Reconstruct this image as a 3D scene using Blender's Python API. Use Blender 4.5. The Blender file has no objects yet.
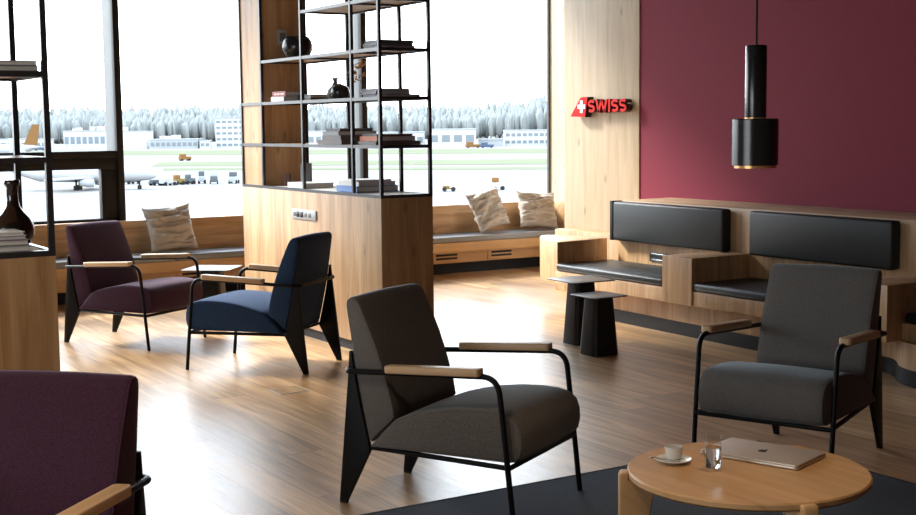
import bpy, bmesh, math, random
from mathutils import Matrix, Vector, noise
PI = math.pi
R = math.radians
random.seed(7)
sc = bpy.context.scene
COL = sc.collection
SCALE = 0.9            # everything is laid out in plan units; the last step brings it to metres

# ------------------------------------------------------------------ camera frame
F = 1311.17
YAW, PIT, ROLL = R(31.79948475), R(5.79732424), R(0.62885349)
H = 1.7
cy, sy = math.cos(YAW), math.sin(YAW)
FWD = Vector((sy*math.cos(PIT), cy*math.cos(PIT), -math.sin(PIT)))
r0 = Vector((cy, -sy, 0)); d0 = FWD.cross(r0)
RIGHT = math.cos(ROLL)*r0 + math.sin(ROLL)*d0
DOWN = -math.sin(ROLL)*r0 + math.cos(ROLL)*d0
def ground(px, py, z):
    d = RIGHT*((px-458)/F) + DOWN*((py-257.5)/F) + FWD
    t = (z-H)/d.z
    return Vector((d.x*t, d.y*t, z))

# ------------------------------------------------------------------ mesh helpers
def NB(): return bmesh.new()
def box(bm, x0, x1, y0, y1, z0, z1, bev=0.0, seg=2):
    t = bmesh.new()
    bmesh.ops.create_cube(t, size=1)
    for v in t.verts:
        v.co = Vector((x0+(v.co.x+.5)*(x1-x0), y0+(v.co.y+.5)*(y1-y0), z0+(v.co.z+.5)*(z1-z0)))
    if bev > 0:
        bmesh.ops.bevel(t, geom=t.edges[:], offset=bev, segments=seg, profile=.5, affect='EDGES')
    join(bm, t)
def join(bm, t, mat=None):
    if mat is not None: t.transform(mat)
    me = bpy.data.meshes.new('tmp'); t.to_mesh(me); t.free()
    bm.from_mesh(me); bpy.data.meshes.remove(me)
def rings(bm, rs, closed=True, cap0=True, cap1=True):
    L = [[bm.verts.new(p) for p in r] for r in rs]
    n = len(L[0])
    for a, b in zip(L, L[1:]):
        for i in range(n if closed else n-1):
            j = (i+1) % n
            bm.faces.new((a[i], a[j], b[j], b[i]))
    if cap0: bm.faces.new(L[0][::-1])
    if cap1: bm.faces.new(L[-1])
def fix(bm):
    bmesh.ops.remove_doubles(bm, verts=bm.verts[:], dist=1e-6)
    bmesh.ops.recalc_face_normals(bm, faces=bm.faces[:])
def fillet(pts, rad, n=6):
    pts = [Vector(p) for p in pts]; out = [pts[0]]
    for i in range(1, len(pts)-1):
        a, b, c = pts[i-1], pts[i], pts[i+1]
        u, v = (a-b).normalized(), (c-b).normalized()
        ang = u.angle(v); r = rad[i-1] if isinstance(rad, (list, tuple)) else rad
        if r <= 0 or ang > PI-.02: out.append(b); continue
        d = min(r/math.tan(ang/2), (a-b).length*.49, (c-b).length*.49)
        p, q = b+u*d, b+v*d
        for k in range(n+1):
            t = k/n
            out.append(p*(1-t)**2 + b*2*t*(1-t) + q*t*t)
    out.append(pts[-1]); return out
def tube(bm, pts, r, n=10, closed=False, cap=True):
    pts = [Vector(p) for p in pts]; m = len(pts)
    rs = []; up = None
    for i in range(m):
        if closed: t = (pts[(i+1) % m]-pts[i-1]).normalized()
        else: t = (pts[min(i+1, m-1)]-pts[max(i-1, 0)]).normalized()
        if up is None:
            up = Vector((0, 0, 1)) if abs(t.z) < .9 else Vector((1, 0, 0))
        s = t.cross(up).normalized(); up = s.cross(t).normalized()
        rr = r[i] if isinstance(r, (list, tuple)) else r
        rs.append([pts[i]+s*math.cos(2*PI*k/n)*rr+up*math.sin(2*PI*k/n)*rr for k in range(n)])
    if closed: rs.append(rs[0])
    rings(bm, rs, True, cap and not closed, cap and not closed)
    fix(bm)
def lathe(bm, prof, n=32, c=(0, 0, 0)):
    rs = []
    for r, z in prof:
        rs.append([Vector((c[0]+max(r, 1e-5)*math.cos(2*PI*k/n), c[1]+max(r, 1e-5)*math.sin(2*PI*k/n), c[2]+z)) for k in range(n)])
    rings(bm, rs, True, True, True); fix(bm)
def lathe_open(bm, prof, n=48, c=(0, 0, 0)):         # a closed section swung round: hollow, open ended
    rs = [[Vector((c[0]+r*math.cos(2*PI*k/n), c[1]+r*math.sin(2*PI*k/n), c[2]+z)) for k in range(n)] for r, z in prof+prof[:1]]
    rings(bm, rs, True, False, False); fix(bm)
def prism(bm, poly, z0, z1, bev=0.0, seg=2):
    t = bmesh.new()
    rings(t, [[(x, y, z0) for x, y in poly], [(x, y, z1) for x, y in poly]])
    bmesh.ops.recalc_face_normals(t, faces=t.faces[:])
    if bev > 0:
        es = [e for e in t.edges if abs(e.verts[0].co.z-e.verts[1].co.z) < 1e-6]
        bmesh.ops.bevel(t, geom=es, offset=bev, segments=seg, profile=.5, affect='EDGES')
    join(bm, t)
def plate(bm, poly, y0, y1, bev=0.0, seg=2):          # polygon in x,z made solid along y
    t = bmesh.new()
    rings(t, [[(x, y0, z) for x, z in poly], [(x, y1, z) for x, z in poly]])
    bmesh.ops.recalc_face_normals(t, faces=t.faces[:])
    if bev > 0:
        es = [e for e in t.edges if abs(e.verts[0].co.y-e.verts[1].co.y) < 1e-6]
        bmesh.ops.bevel(t, geom=es, offset=bev, segments=seg, profile=.5, affect='EDGES')
    join(bm, t)
def rrect(x0, x1, y0, y1, r, n=5):
    out = []
    for cx, cyy, a0 in ((x1-r, y1-r, 0), (x0+r, y1-r, 90), (x0+r, y0+r, 180), (x1-r, y0+r, 270)):
        for k in range(n+1):
            a = R(a0+90*k/n); out.append((cx+r*math.cos(a), cyy+r*math.sin(a)))
    return out
def inset(poly, d):
    n = len(poly); out = []
    area = sum(poly[i][0]*poly[(i+1) % n][1]-poly[(i+1) % n][0]*poly[i][1] for i in range(n))
    sg = 1 if area > 0 else -1
    for i in range(n):
        p, q, s = Vector(poly[i-1]), Vector(poly[i]), Vector(poly[(i+1) % n])
        e1, e2 = (q-p).normalized(), (s-q).normalized()
        n1, n2 = Vector((-e1.y, e1.x))*sg, Vector((-e2.y, e2.x))*sg
        m = (n1+n2); L = m.length
        m = m/L if L > 1e-6 else n1
        k = 1/max(.6, m.dot(n1))
        out.append(tuple(q+m*d*k))
    return out
def cushion(bm, poly, w, r, bulge=0.0):               # profile in x,z; half width w along y; soft edges r
    rs = []
    st = [(0, 1.0), (.08, .6), (.25, .3), (.55, .08), (1.0, 0.0)]
    for f, ins in st: rs.append((-w+f*r, r*ins))
    for k in range(1, 8): rs.append((-w+r+(2*w-2*r)*k/8, -bulge*math.sin(PI*k/8)))
    for f, ins in st[::-1]: rs.append((w-f*r, r*ins))
    L = []
    for y, ins in rs:
        pp = inset(poly, ins) if abs(ins) > 1e-7 else poly
        L.append([(x, y, z) for x, z in pp])
    rings(bm, L); bmesh.ops.recalc_face_normals(bm, faces=bm.faces[:])

def mat4(e): return Matrix.Translation(e.location) @ e.rotation_euler.to_matrix().to_4x4()
def obj(name, bm, m, parent=None, smooth=35, world=False):
    if world and parent is not None: bm.transform(WM(parent).inverted())
    me = bpy.data.meshes.new(name)
    for f in bm.faces: f.smooth = smooth > 0
    bm.to_mesh(me); bm.free()
    if smooth > 0 and smooth < 180: me.set_sharp_from_angle(angle=R(smooth))
    me.materials.append(m)
    o = bpy.data.objects.new(name, me); COL.objects.link(o)
    if parent is not None: o.parent = parent
    return o
def WM(o):
    m = mat4(o)
    while o.parent is not None:
        o = o.parent; m = mat4(o) @ m
    return m
def tag(o, label, cat, group=None):
    o['label'] = label; o['category'] = cat
    if group: o['group'] = group
    return o
def thing(name, label, cat, loc=(0, 0, 0), rz=0, group=None):
    o = bpy.data.objects.new(name, None); COL.objects.link(o)
    o.location = loc; o.rotation_euler = (0, 0, rz); o.empty_display_size = .1
    return tag(o, label, cat, group)
def struct(name, bm, m, parent=None, smooth=35):
    o = obj(name, bm, m, parent, smooth)
    if parent is None: o['kind'] = 'structure'
    return o
def solo(name, bm, m, label, cat, loc=None, group=None, smooth=35):   # a thing that is one mesh, origin at its base
    if loc is not None: bm.transform(Matrix.Translation(-Vector(loc)))
    o = obj(name, bm, m, None, smooth)
    if loc is not None: o.location = loc
    return tag(o, label, cat, group)

# ------------------------------------------------------------------ materials
class MT:
    def __init__(s, name):
        s.m = bpy.data.materials.new(name); s.m.use_nodes = True
        s.t = s.m.node_tree; s.N = s.t.nodes; s.L = s.t.links
        s.b = s.N['Principled BSDF']
    def n(s, ty, **kw):
        x = s.N.new(ty)
        for k, v in kw.items():
            if k.startswith('i_'):
                x.inputs[k[2:].replace('_', ' ')].default_value = v
            else: setattr(x, k, v)
        return x
    def l(s, a, b): s.L.new(a, b)
    def math(s, op, a, b=None):
        x = s.n('ShaderNodeMath', operation=op)
        for i, v in enumerate((a, b)):
            if v is None: continue
            if isinstance(v, (int, float)): x.inputs[i].default_value = v
            else: s.l(v, x.inputs[i])
        return x.outputs[0]
    def mix(s, f, a, b, blend='MIX'):
        x = s.n('ShaderNodeMix', data_type='RGBA', blend_type=blend)
        for sock, v in ((x.inputs['Factor'], f), (x.inputs[6], a), (x.inputs[7], b)):
            if isinstance(v, (int, float)): sock.default_value = v
            elif isinstance(v, tuple): sock.default_value = (*v, 1) if len(v) == 3 else v
            else: s.l(v, sock)
        return x.outputs[2]
    def ramp(s, f, stops):
        x = s.n('ShaderNodeValToRGB'); e = x.color_ramp.elements
        while len(e) < len(stops): e.new(.5)
        for q, (p, c) in zip(e, stops):
            q.position = p; q.color = (c, c, c, 1) if isinstance(c, (int, float)) else (*c, 1)
        s.l(f, x.inputs[0]); return x.outputs[0]
    def comb(s, x, y, z=0.0):
        c = s.n('ShaderNodeCombineXYZ')
        for i, v in enumerate((x, y, z)):
            if isinstance(v, (int, float)): c.inputs[i].default_value = v
            else: s.l(v, c.inputs[i])
        return c.outputs[0]
    def bump(s, h, strength=.2, dist=.002):
        b = s.n('ShaderNodeBump'); b.inputs['Strength'].default_value = strength; b.inputs['Distance'].default_value = dist
        s.l(h, b.inputs['Height']); s.l(b.outputs[0], s.b.inputs['Normal'])
    def setp(s, **kw):
        for k, v in kw.items(): s.b.inputs[k].default_value = v
        return s

def plain(name, c, rough=.5, metal=0.0, vary=.08, scale=6.0, spec=.5, coat=0.0):
    s = MT(name); tc = s.n('ShaderNodeTexCoord')
    nz = s.n('ShaderNodeTexNoise'); nz.inputs['Scale'].default_value = scale; nz.inputs['Detail'].default_value = 4
    s.l(tc.outputs['Object'], nz.inputs['Vector'])
    a = tuple(max(0, v*(1-vary)) for v in c); b = tuple(min(1, v*(1+vary)) for v in c)
    s.l(s.mix(nz.outputs[0], a, b), s.b.inputs['Base Color'])
    s.setp(Roughness=rough, Metallic=metal, **{'Specular IOR Level': spec, 'Coat Weight': coat})
    return s.m

def wood(name, light, dark, mode='v', plank=.19, rough=.45, knots=.5, tone=.16, spec=.4, coat=0.0):
    s = MT(name); tc = s.n('ShaderNodeTexCoord'); sp = s.n('ShaderNodeSeparateXYZ')
    s.l(tc.outputs['Object'], sp.inputs[0])
    X, Y, Z = sp.outputs
    if mode == 'v': u, v = s.math('ADD', X, Y), Z
    elif mode == 'hx': u, v = s.math('ADD', Y, Z), X
    else: u, v = s.math('ADD', X, Z), Y
    pk = s.math('FLOOR', s.math('DIVIDE', u, plank))
    wn = s.n('ShaderNodeTexWhiteNoise', noise_dimensions='1D'); s.l(pk, wn.inputs['W'])
    off = s.math('MULTIPLY', wn.outputs[0], 7.0)
    vv = s.math('ADD', v, off)
    g = s.n('ShaderNodeTexNoise'); g.inputs['Scale'].default_value = 1.0; g.inputs['Detail'].default_value = 5; g.inputs['Distortion'].default_value = .7
    s.l(s.comb(s.math('MULTIPLY', u, 14.0), s.math('MULTIPLY', vv, 1.1), off), g.inputs['Vector'])
    f = s.n('ShaderNodeTexNoise'); f.inputs['Scale'].default_value = 1.0; f.inputs['Detail'].default_value = 3
    s.l(s.comb(s.math('MULTIPLY', u, 130.0), s.math('MULTIPLY', vv, 5.0), off), f.inputs['Vector'])
    fac = s.math('ADD', s.math('MULTIPLY', g.outputs[0], .75), s.math('MULTIPLY', f.outputs[0], .25))
    rg = s.ramp(fac, [(.38, 0.0), (.62, 1.0)])
    c = s.mix(rg, dark, light)
    tn = s.math('ADD', s.math('MULTIPLY', wn.outputs[0], tone), 1-tone*.5)
    c = s.mix(1.0, c, s.comb(tn, tn, tn), 'MULTIPLY')
    if knots > 0:
        vo = s.n('ShaderNodeTexVoronoi', voronoi_dimensions='2D'); vo.inputs['Scale'].default_value = 1.0
        s.l(s.comb(s.math('MULTIPLY', u, 3.4), s.math('MULTIPLY', vv, 1.3), off), vo.inputs['Vector'])
        kn = s.ramp(vo.outputs['Distance'], [(.015, 1.0), (.075, 0.0)])
        c = s.mix(s.math('MULTIPLY', kn, knots), c, tuple(q*.35 for q in dark))
    fr = s.math('SUBTRACT', s.math('DIVIDE', u, plank), pk)
    seam = s.math('LESS_THAN', fr, .012)
    c = s.mix(s.math('MULTIPLY', seam, .35), c, tuple(q*.4 for q in dark))
    s.l(c, s.b.inputs['Base Color'])
    s.setp(Roughness=rough, **{'Specular IOR Level': spec, 'Coat Weight': coat})
    s.bump(fac, .12, .002)
    return s.m

def floor_mat():
    s = MT('oak_floorboards'); tc = s.n('ShaderNodeTexCoord'); sp = s.n('ShaderNodeSeparateXYZ')
    s.l(tc.outputs['Object'], sp.inputs[0]); X, Y, Z = sp.outputs
    PW, PL = .19, 2.0
    row = s.math('FLOOR', s.math('DIVIDE', X, PW))
    w1 = s.n('ShaderNodeTexWhiteNoise', noise_dimensions='1D'); s.l(row, w1.inputs['W'])
    ys = s.math('ADD', s.math('DIVIDE', Y, PL), s.math('MULTIPLY', w1.outputs[0], 5.3))
    colu = s.math('FLOOR', ys)
    w2 = s.n('ShaderNodeTexWhiteNoise', noise_dimensions='2D'); s.l(s.comb(row, colu), w2.inputs['Vector'])
    off = s.math('MULTIPLY', w2.outputs[0], 9.0)
    g = s.n('ShaderNodeTexNoise'); g.inputs['Scale'].default_value = 1; g.inputs['Detail'].default_value = 5; g.inputs['Distortion'].default_value = 1.2
    s.l(s.comb(s.math('MULTIPLY', X, 13.0), s.math('MULTIPLY', Y, 1.0), off), g.inputs['Vector'])
    f = s.n('ShaderNodeTexNoise'); f.inputs['Scale'].default_value = 1; f.inputs['Detail'].default_value = 3
    s.l(s.comb(s.math('MULTIPLY', X, 140.0), s.math('MULTIPLY', Y, 4.0), off), f.inputs['Vector'])
    fac = s.math('ADD', s.math('MULTIPLY', g.outputs[0], .7), s.math('MULTIPLY', f.outputs[0], .3))
    c = s.mix(s.ramp(fac, [(.39, 0.0), (.61, 1.0)]), (.34, .19, .085), (.61, .39, .20))
    tn = s.math('ADD', s.math('MULTIPLY', w2.outputs[0], .50), .74)
    c = s.mix(1.0, c, s.comb(tn, tn, tn), 'MULTIPLY')
    fx = s.math('SUBTRACT', s.math('DIVIDE', X, PW), row); fy = s.math('SUBTRACT', ys, colu)
    gap = s.math('MAXIMUM', s.math('LESS_THAN', fx, .018), s.math('LESS_THAN', fy, .002))
    c = s.mix(s.math('MULTIPLY', gap, .75), c, (.05, .025, .012))
    s.l(c, s.b.inputs['Base Color'])
    rr = s.math('ADD', s.math('MULTIPLY', fac, .16), .25)
    s.l(rr, s.b.inputs['Roughness'])
    s.setp(**{'Specular IOR Level': 1.0})
    s.bump(s.math('SUBTRACT', fac, s.math('MULTIPLY', gap, .6)), .11, .002)
    return s.m

def fabric(name, c, c2, scale=260.0, rough=.9, sheen=.25, tint=(.6, .65, .75)):
    s = MT(name); tc = s.n('ShaderNodeTexCoord')
    w1 = s.n('ShaderNodeTexNoise'); w1.inputs['Scale'].default_value = scale; w1.inputs['Detail'].default_value = 2
    s.l(tc.outputs['Object'], w1.inputs['Vector'])
    w2 = s.n('ShaderNodeTexNoise'); w2.inputs['Scale'].default_value = 5; w2.inputs['Detail'].default_value = 4
    s.l(tc.outputs['Object'], w2.inputs['Vector'])
    f = s.math('ADD', s.math('MULTIPLY', s.ramp(w1.outputs[0], [(.38, 0.0), (.62, 1.0)]), .75), s.math('MULTIPLY', w2.outputs[0], .25))
    s.l(s.mix(f, c, c2), s.b.inputs['Base Color'])
    s.setp(Roughness=rough, **{'Specular IOR Level': .2, 'Sheen Weight': sheen, 'Sheen Roughness': .45, 'Sheen Tint': (*tint, 1)})
    s.bump(w1.outputs[0], .25, .002)
    return s.m

def glass_pane():
    s = MT('window_glass'); s.N.remove(s.b)
    out = s.N['Material Output']
    tr = s.n('ShaderNodeBsdfTransparent'); gl = s.n('ShaderNodeBsdfGlossy'); gl.inputs['Roughness'].default_value = .02
    nz = s.n('ShaderNodeTexNoise'); nz.inputs['Scale'].default_value = .6
    s.l(s.mix(nz.outputs[0], (.955, .97, .975), (.965, .98, .985)), tr.inputs['Color'])
    lw = s.n('ShaderNodeLayerWeight'); lw.inputs['Blend'].default_value = .12
    mx = s.n('ShaderNodeMixShader')
    s.l(s.math('MULTIPLY', lw.outputs['Fresnel'], .5), mx.inputs[0]); s.l(tr.outputs[0], mx.inputs[1]); s.l(gl.outputs[0], mx.inputs[2])
    s.l(mx.outputs[0], out.inputs['Surface'])
    return s.m
def clear(name, c, ior):
    s = MT(name); tc = s.n('ShaderNodeTexCoord'); nz = s.n('ShaderNodeTexNoise'); nz.inputs['Scale'].default_value = 3
    s.l(tc.outputs['Object'], nz.inputs['Vector'])
    s.l(s.mix(nz.outputs[0], c, tuple(min(1, q*1.01) for q in c)), s.b.inputs['Base Color'])
    s.setp(Roughness=.0, IOR=ior, **{'Transmission Weight': 1.0}); return s.m

OAK_L, OAK_D = (.54, .345, .18), (.37, .205, .092)
M = dict(
    floor=floor_mat(),
    oak=wood('oak_veneer', OAK_L, OAK_D, 'v', .21),
    oak_wall=wood('pale_oak_panelling', (.58, .455, .315), (.48, .36, .23), 'v', .23, .5, .55, .10),
    oak_top=wood('oak_veneer_top', OAK_L, OAK_D, 'hx', .23, .4),
    oak_long=wood('oak_veneer_long', (.55, .34, .17), (.42, .24, .10), 'hx', .4, .45, .3),
    oak_ledge=wood('oak_ledge', (.50, .35, .21), (.38, .25, .14), 'hy', .3, .45, .3),
    table_oak=wood('table_oak', (.58, .35, .165), (.48, .27, .115), 'hy', .09, .38, .1, .10),
    arm_oak=wood('armrest_oak', (.62, .42, .24), (.52, .33, .17), 'hx', .5, .42, 0, .05),
    maroon=plain('maroon_wall_paint', (.190, .018, .036), .7, 0, .05, 40, .2),
    ceil=plain('dark_acoustic_ceiling', (.05, .045, .042), .9, 0, .06, 8), plaster=plain('white_plaster', (.62, .60, .57), .9, 0, .04, 8),
    dark_wall=plain('dark_back_wall', (.10, .07, .06), .8, 0, .1, 8),
    black=plain('black_powder_coat', (.005, .005, .006), .42, 0, .15, 60, .14),
    shelf_metal=plain('black_shelf_steel', (.02, .02, .022), .33, 0, .15, 60, .6),
    plinth=plain('black_plinth', (.006, .006, .007), .6, 0, .15, 30, .25),
    frame=plain('dark_window_frame', (.009, .008, .008), .55, 0, .1, 30, .25),
    alu=plain('grey_aluminium', (.080, .090, .094), .6, .0, .05, 20),
    leather=plain('black_leather', (.012, .015, .016), .40, 0, .25, 120, .34),
    pad=plain('grey_seat_pad', (.20, .207, .215), .42, 0, .15, 120, .5),
    purple=fabric('aubergine_wool', (.020, .006, .014), (.048, .014, .031), tint=(.8, .6, .75)),
    navy=fabric('navy_wool', (.014, .032, .080), (.028, .064, .140), tint=(.5, .65, .95)),
    grey=fabric('grey_tweed', (.086, .080, .076), (.185, .166, .150), 330, tint=(.6, .7, .75)),
    linen=fabric('natural_linen', (.36, .315, .26), (.50, .45, .39), 180, .9, .15, (1, .95, .9)),
    rug=fabric('charcoal_carpet', (.012, .014, .017), (.034, .038, .043), 190, .95, .1),
    rugedge=plain('black_rug_binding', (.006, .006, .007), .8),
    metal_table=plain('black_side_table_steel', (.008, .0075, .007), .45, 0, .1, 40, .3),
    table_cap=plain('grey_table_plate', (.07, .067, .064), .35, 0, .1, 30, .5),
    white=plain('white_china', (.72, .70, .66), .18, 0, .03, 5, .5),
    coffee=plain('coffee', (.05, .02, .008), .2),
    steel=plain('spoon_steel', (.55, .55, .55), .22, 1.0, .03, 10),
    alum=plain('laptop_aluminium', (.60, .53, .45), .38, .55, .03, 12),
    logo=plain('laptop_logo', (.006, .006, .007), .5, 0, .05, 10),
    rubber=plain('black_rubber', (.008, .008, .008), .8),
    glass=clear('tumbler_glass', (.98, .99, .99), 1.47), water=clear('water', (.97, .99, 1.0), 1.33),
    pane=glass_pane(), tumbler=glass_pane(),
    red=plain('sign_red', (.62, .014, .010), .6, 0, .04, 20, .15), signwhite=plain('sign_white', (.85, .85, .85), .4, 0, .02, 20),
    signside=plain('sign_dark_return', (.03, .006, .006), .5, 0, .1, 20),  # sides turned from the windows, shade put into their colour
    socket=plain('socket_aluminium', (.42, .43, .43), .4, .15, .05, 30), sockblack=plain('socket_black', (.01, .01, .01), .3),
    sockgrey=plain('socket_grey', (.14, .15, .15), .4),
    vase=plain('dark_glazed_ceramic', (.020, .021, .022), .22, 0, .2, 8, .6),
    vasebrown=plain('brown_glazed_ceramic', (.022, .013, .010), .16, 0, .25, 8, .6, .3),
    vasegrey=plain('grey_ceramic', (.17, .16, .15), .5, 0, .15, 12),
    bronze=plain('bronze_cup', (.09, .035, .025), .35, 0, .2, 12),
    flower=plain('dried_orange_blossom', (.65, .32, .10), .8, 0, .25, 60), stem=plain('dried_stem', (.25, .15, .07), .8),
    paper=plain('paper_block', (.62, .60, .56), .8, 0, .06, 90),
    bwhite=plain('cover_white', (.66, .66, .64), .5), bgrey=plain('cover_grey', (.20, .21, .22), .5), bdark=plain('cover_charcoal', (.03, .032, .036), .45),
    blilac=plain('cover_lilac', (.22, .17, .24), .5), bred=plain('cover_crimson', (.28, .012, .035), .45), bblue=plain('cover_blue', (.12, .23, .52), .5),
    bbrown=plain('cover_brown', (.07, .04, .035), .5), borange=plain('cover_orange', (.60, .16, .06), .5), btan=plain('cover_taupe', (.15, .12, .11), .5),
    bgold=plain('spine_print', (.75, .60, .42), .5),
    lampin=plain('lamp_brass', (.75, .42, .16), .3, .6, .1, 12),
    lampblack=plain('lamp_black_lacquer', (.012, .012, .013), .24, 0, .1, 8, .5),
)

# ------------------------------------------------------------------ the room
XL, XR, YB, YW, ZC = -4.0, 8.13, -3.0, 12.98, 4.5      # left, maroon wall, back, windows, ceiling
b = NB(); box(b, XL-.3, 9.7, YB-.3, 13.3, -.2, 0); struct('floor', b, M['floor'], smooth=0)
b = NB(); box(b, XL-.3, 9.7, YB-.3, 13.3, ZC, ZC+.2); struct('ceiling', b, M['ceil'], smooth=0)
b = NB(); box(b, XR, 8.55, YB, 9.785, 0, ZC); struct('wall_right', b, M['maroon'], smooth=0)
b = NB(); box(b, XR-.012, 8.62, 9.785, 10.983, 0, ZC, .003); struct('wall_pillar', b, M['oak_wall'])
b = NB(); box(b, 9.40, 9.62, 9.8, 13.05, 0, ZC); struct('wall_alcove', b, M['oak_wall'], smooth=0)
b = NB()
for a in ((YB, .8, 0, ZC), (5.2, 13.3, 0, ZC), (.8, 5.2, 0, .755), (.8, 5.2, 2.5, ZC)): box(b, XL-.2, XL, a[0], a[1], a[2], a[3])
struct('wall_left', b, M['dark_wall'], smooth=0)
b = NB(); box(b, XL-.2, 9.6, YB-.2, YB, 0, ZC); struct('wall_back', b, M['dark_wall'], smooth=0)
b = NB(); box(b, XL, 9.4, YW, 13.25, 0, .72); struct('wall_window', b, M['plaster'], smooth=0)
b = NB(); box(b, XL, 9.4, 12.93, 13.27, .72, .755, .004); struct('trim_1', b, M['oak_top'])

def window(n, x0, x1, z1=ZC):
    w = bpy.data.objects.new('window_%d' % n, None); COL.objects.link(w); w['kind'] = 'structure'
    w.location = ((x0+x1)/2, 13.1, .755)
    return w
# bay frames: mullions are deep fins, black inside and grey aluminium outside
def mullion(par, xa, xb):
    b = NB(); box(b, xa, xb, 12.98, 13.06, .755, ZC, .004); obj('mullion', b, M['frame'], par, world=True)
    b = NB(); box(b, xa+.004, xb-.004, 13.06, 13.34, .755, ZC); obj('mullion_fin', b, M['alu'], par, world=True)
def pane(par, x0, x1, z0, z1, y=13.12):
    b = NB(); box(b, x0, x1, y, y+.012, z0, z1); obj('pane', b, M['pane'], par, 0, world=True)
w1 = window(1, .9, 4.11)
mullion(w1, 4.05, 4.115)
pane(w1, .9, 4.055, 1.44, ZC); 
b = NB(); box(b, .9, 4.05, 12.99, 13.2, 1.405, 1.475, .004); obj('transom', b, M['frame'], w1, world=True)
sash = NB()
for a in ((.9, 4.05, 1.295, 1.405), (.9, 4.05, .755, .80), (3.885, 4.05, .80, 1.295)):
    box(sash, a[0], a[1], 13.0, 13.1, a[2], a[3], .005)
so = obj('sash', sash, M['frame'], w1, world=True)
pane(w1, .9, 3.89, .80, 1.30, 13.05)
w2 = window(2, 4.11, 6.88)
mullion(w2, 6.82, 6.885)
pane(w2, 4.11, 6.825, .755, ZC)
w3 = window(3, 6.88, 9.4)
b = NB(); box(b, 9.375, 9.40, 13.0, 13.04, .755, ZC, .003); obj('window_frame', b, M['alu'], w3, world=True)
pane(w3, 6.88, 9.40, .755, ZC, 13.045)
w4 = window(4, XL, .9)
mullion(w4, .84, .905)
pane(w4, XL, .845, .755, ZC)
for w, x0, x1 in ((w1, .9, 4.05), (w2, 4.115, 6.82), (w3, 6.885, 9.375), (w4, XL, .84)):
    b = NB(); box(b, x0, x1, 13.02, 13.16, ZC-.07, ZC, .004); obj('head_rail', b, M['frame'], w, world=True)

w5 = bpy.data.objects.new('window_5', None); COL.objects.link(w5); w5['kind'] = 'structure'; w5.location = (XL-.1, 5, .755)  # unseen window added in the left wall for side light
for y in (.8, 2.97, 5.14):
    b = NB(); box(b, XL-.15, XL-.05, y, y+.06, .755, 2.5, .004); obj('mullion', b, M['frame'], w5, world=True)
b = NB(); box(b, XL-.12, XL-.11, .8, 5.2, .755, 2.5); obj('pane', b, M['pane'], w5, 0, world=True)

# ------------------------------------------------------------------ bench along the windows
t = thing('window_bench', 'long oak bench with dark grey seat pads running under the windows', 'bench', (5.2, 12.7, 0))
b = NB(); box(b, XL+.01, 9.395, 12.75, 12.97, 0, .14); obj('plinth', b, M['plinth'], t, world=True)
b = NB(); box(b, XL+.01, 9.395, 12.56, 12.97, .14, .275, .003); obj('vent_panel', b, M['oak_long'], t, world=True)
b = NB(); box(b, XL+.01, 9.395, 12.42, 12.97, .275, .385, .004); obj('seat_board', b, M['oak_long'], t, world=True)
b = NB(); box(b, XL+.01, 9.395, 12.885, 12.965, .385, .775, .012); obj('backrest', b, M['oak_top'], t, world=True)
b = NB(); box(b, 9.31, 9.395, 12.43, 12.885, .385, .775, .012); obj('end_panel', b, M['oak_long'], t, world=True)
for x0, x1 in ((XL+.02, .2), (.2, 2.4), (2.4, 4.42), (4.42, 6.9), (6.9, 9.30)):
    b = NB(); box(b, x0+.002, x1-.002, 12.40, 12.88, .386, .452, .016, 3); obj('seat_pad', b, M['pad'], t, world=True)
for k in range(-1, 6):
    xc = 8.37-.74*k
    b = NB(); box(b, xc-.185, xc+.185, 12.548, 12.562, .155, .27, .002); v = obj('vent_cover', b, M['oak_long'], t, world=True)
    for z in (.185, .225):
        b = NB(); box(b, xc-.14, xc+.14, 12.544, 12.55, z, z+.022); obj('vent_slot', b, M['rubber'], v, world=True)

def throw_pillow(x, y, w, h, lean, yaw, roll, label, seed):
    b = NB(); n = 40
    def pt(i, j, s):
        u, v = -1+2*i/n, -1+2*j/n
        px = u*w/2*(1-.11*(1-v*v)*abs(u)**2)
        pz = v*h/2*(1-.10*(1-u*u)*abs(v)**2)
        th = .085*((1-u**4)*(1-v**4))**.6
        wr = noise.noise(Vector((u*1.3+seed, v*5.0+.7*math.sin(u*2+seed), seed*2.3)))*.085 + noise.noise(Vector((u*2.2+seed, v*11, seed)))*.04
        th = max(0, th + wr*((1-u**6)*(1-v**6)))
        return Vector((px, s*th, pz))
    for s in (-1, 1):
        g = [[b.verts.new(pt(i, j, s)) for j in range(n+1)] for i in range(n+1)]
        for i in range(n):
            for j in range(n): b.faces.new((g[i][j], g[i+1][j], g[i+1][j+1], g[i][j+1]))
    fix(b)
    mt = Matrix.Rotation(yaw, 4, 'Z') @ Matrix.Rotation(lean, 4, 'X') @ Matrix.Rotation(roll, 4, 'Y')
    b.transform(mt)
    zmin = min(v.co.z for v in b.verts)
    b.transform(Matrix.Translation((0, 0, -zmin)))
    o = solo('throw_pillow', b, M['linen'], label, 'pillow', None, 'linen pillows on the window bench', 80)
    o.location = (x, y, .453)
throw_pillow(4.46, 12.66, .50, .48, R(-20), 0, R(-4), 'creased linen pillow on the window bench behind the purple armchair', 1)
throw_pillow(8.265, 12.66, .47, .48, R(-20), R(4), R(-12), 'tilted linen pillow nearer the shelf divider, left of the two beside the pale pillar', 4)
throw_pillow(8.96, 12.66, .52, .45, R(-20), R(-3), R(5), 'upright linen pillow next to the pale pillar, at the end of the window bench', 9)

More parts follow.
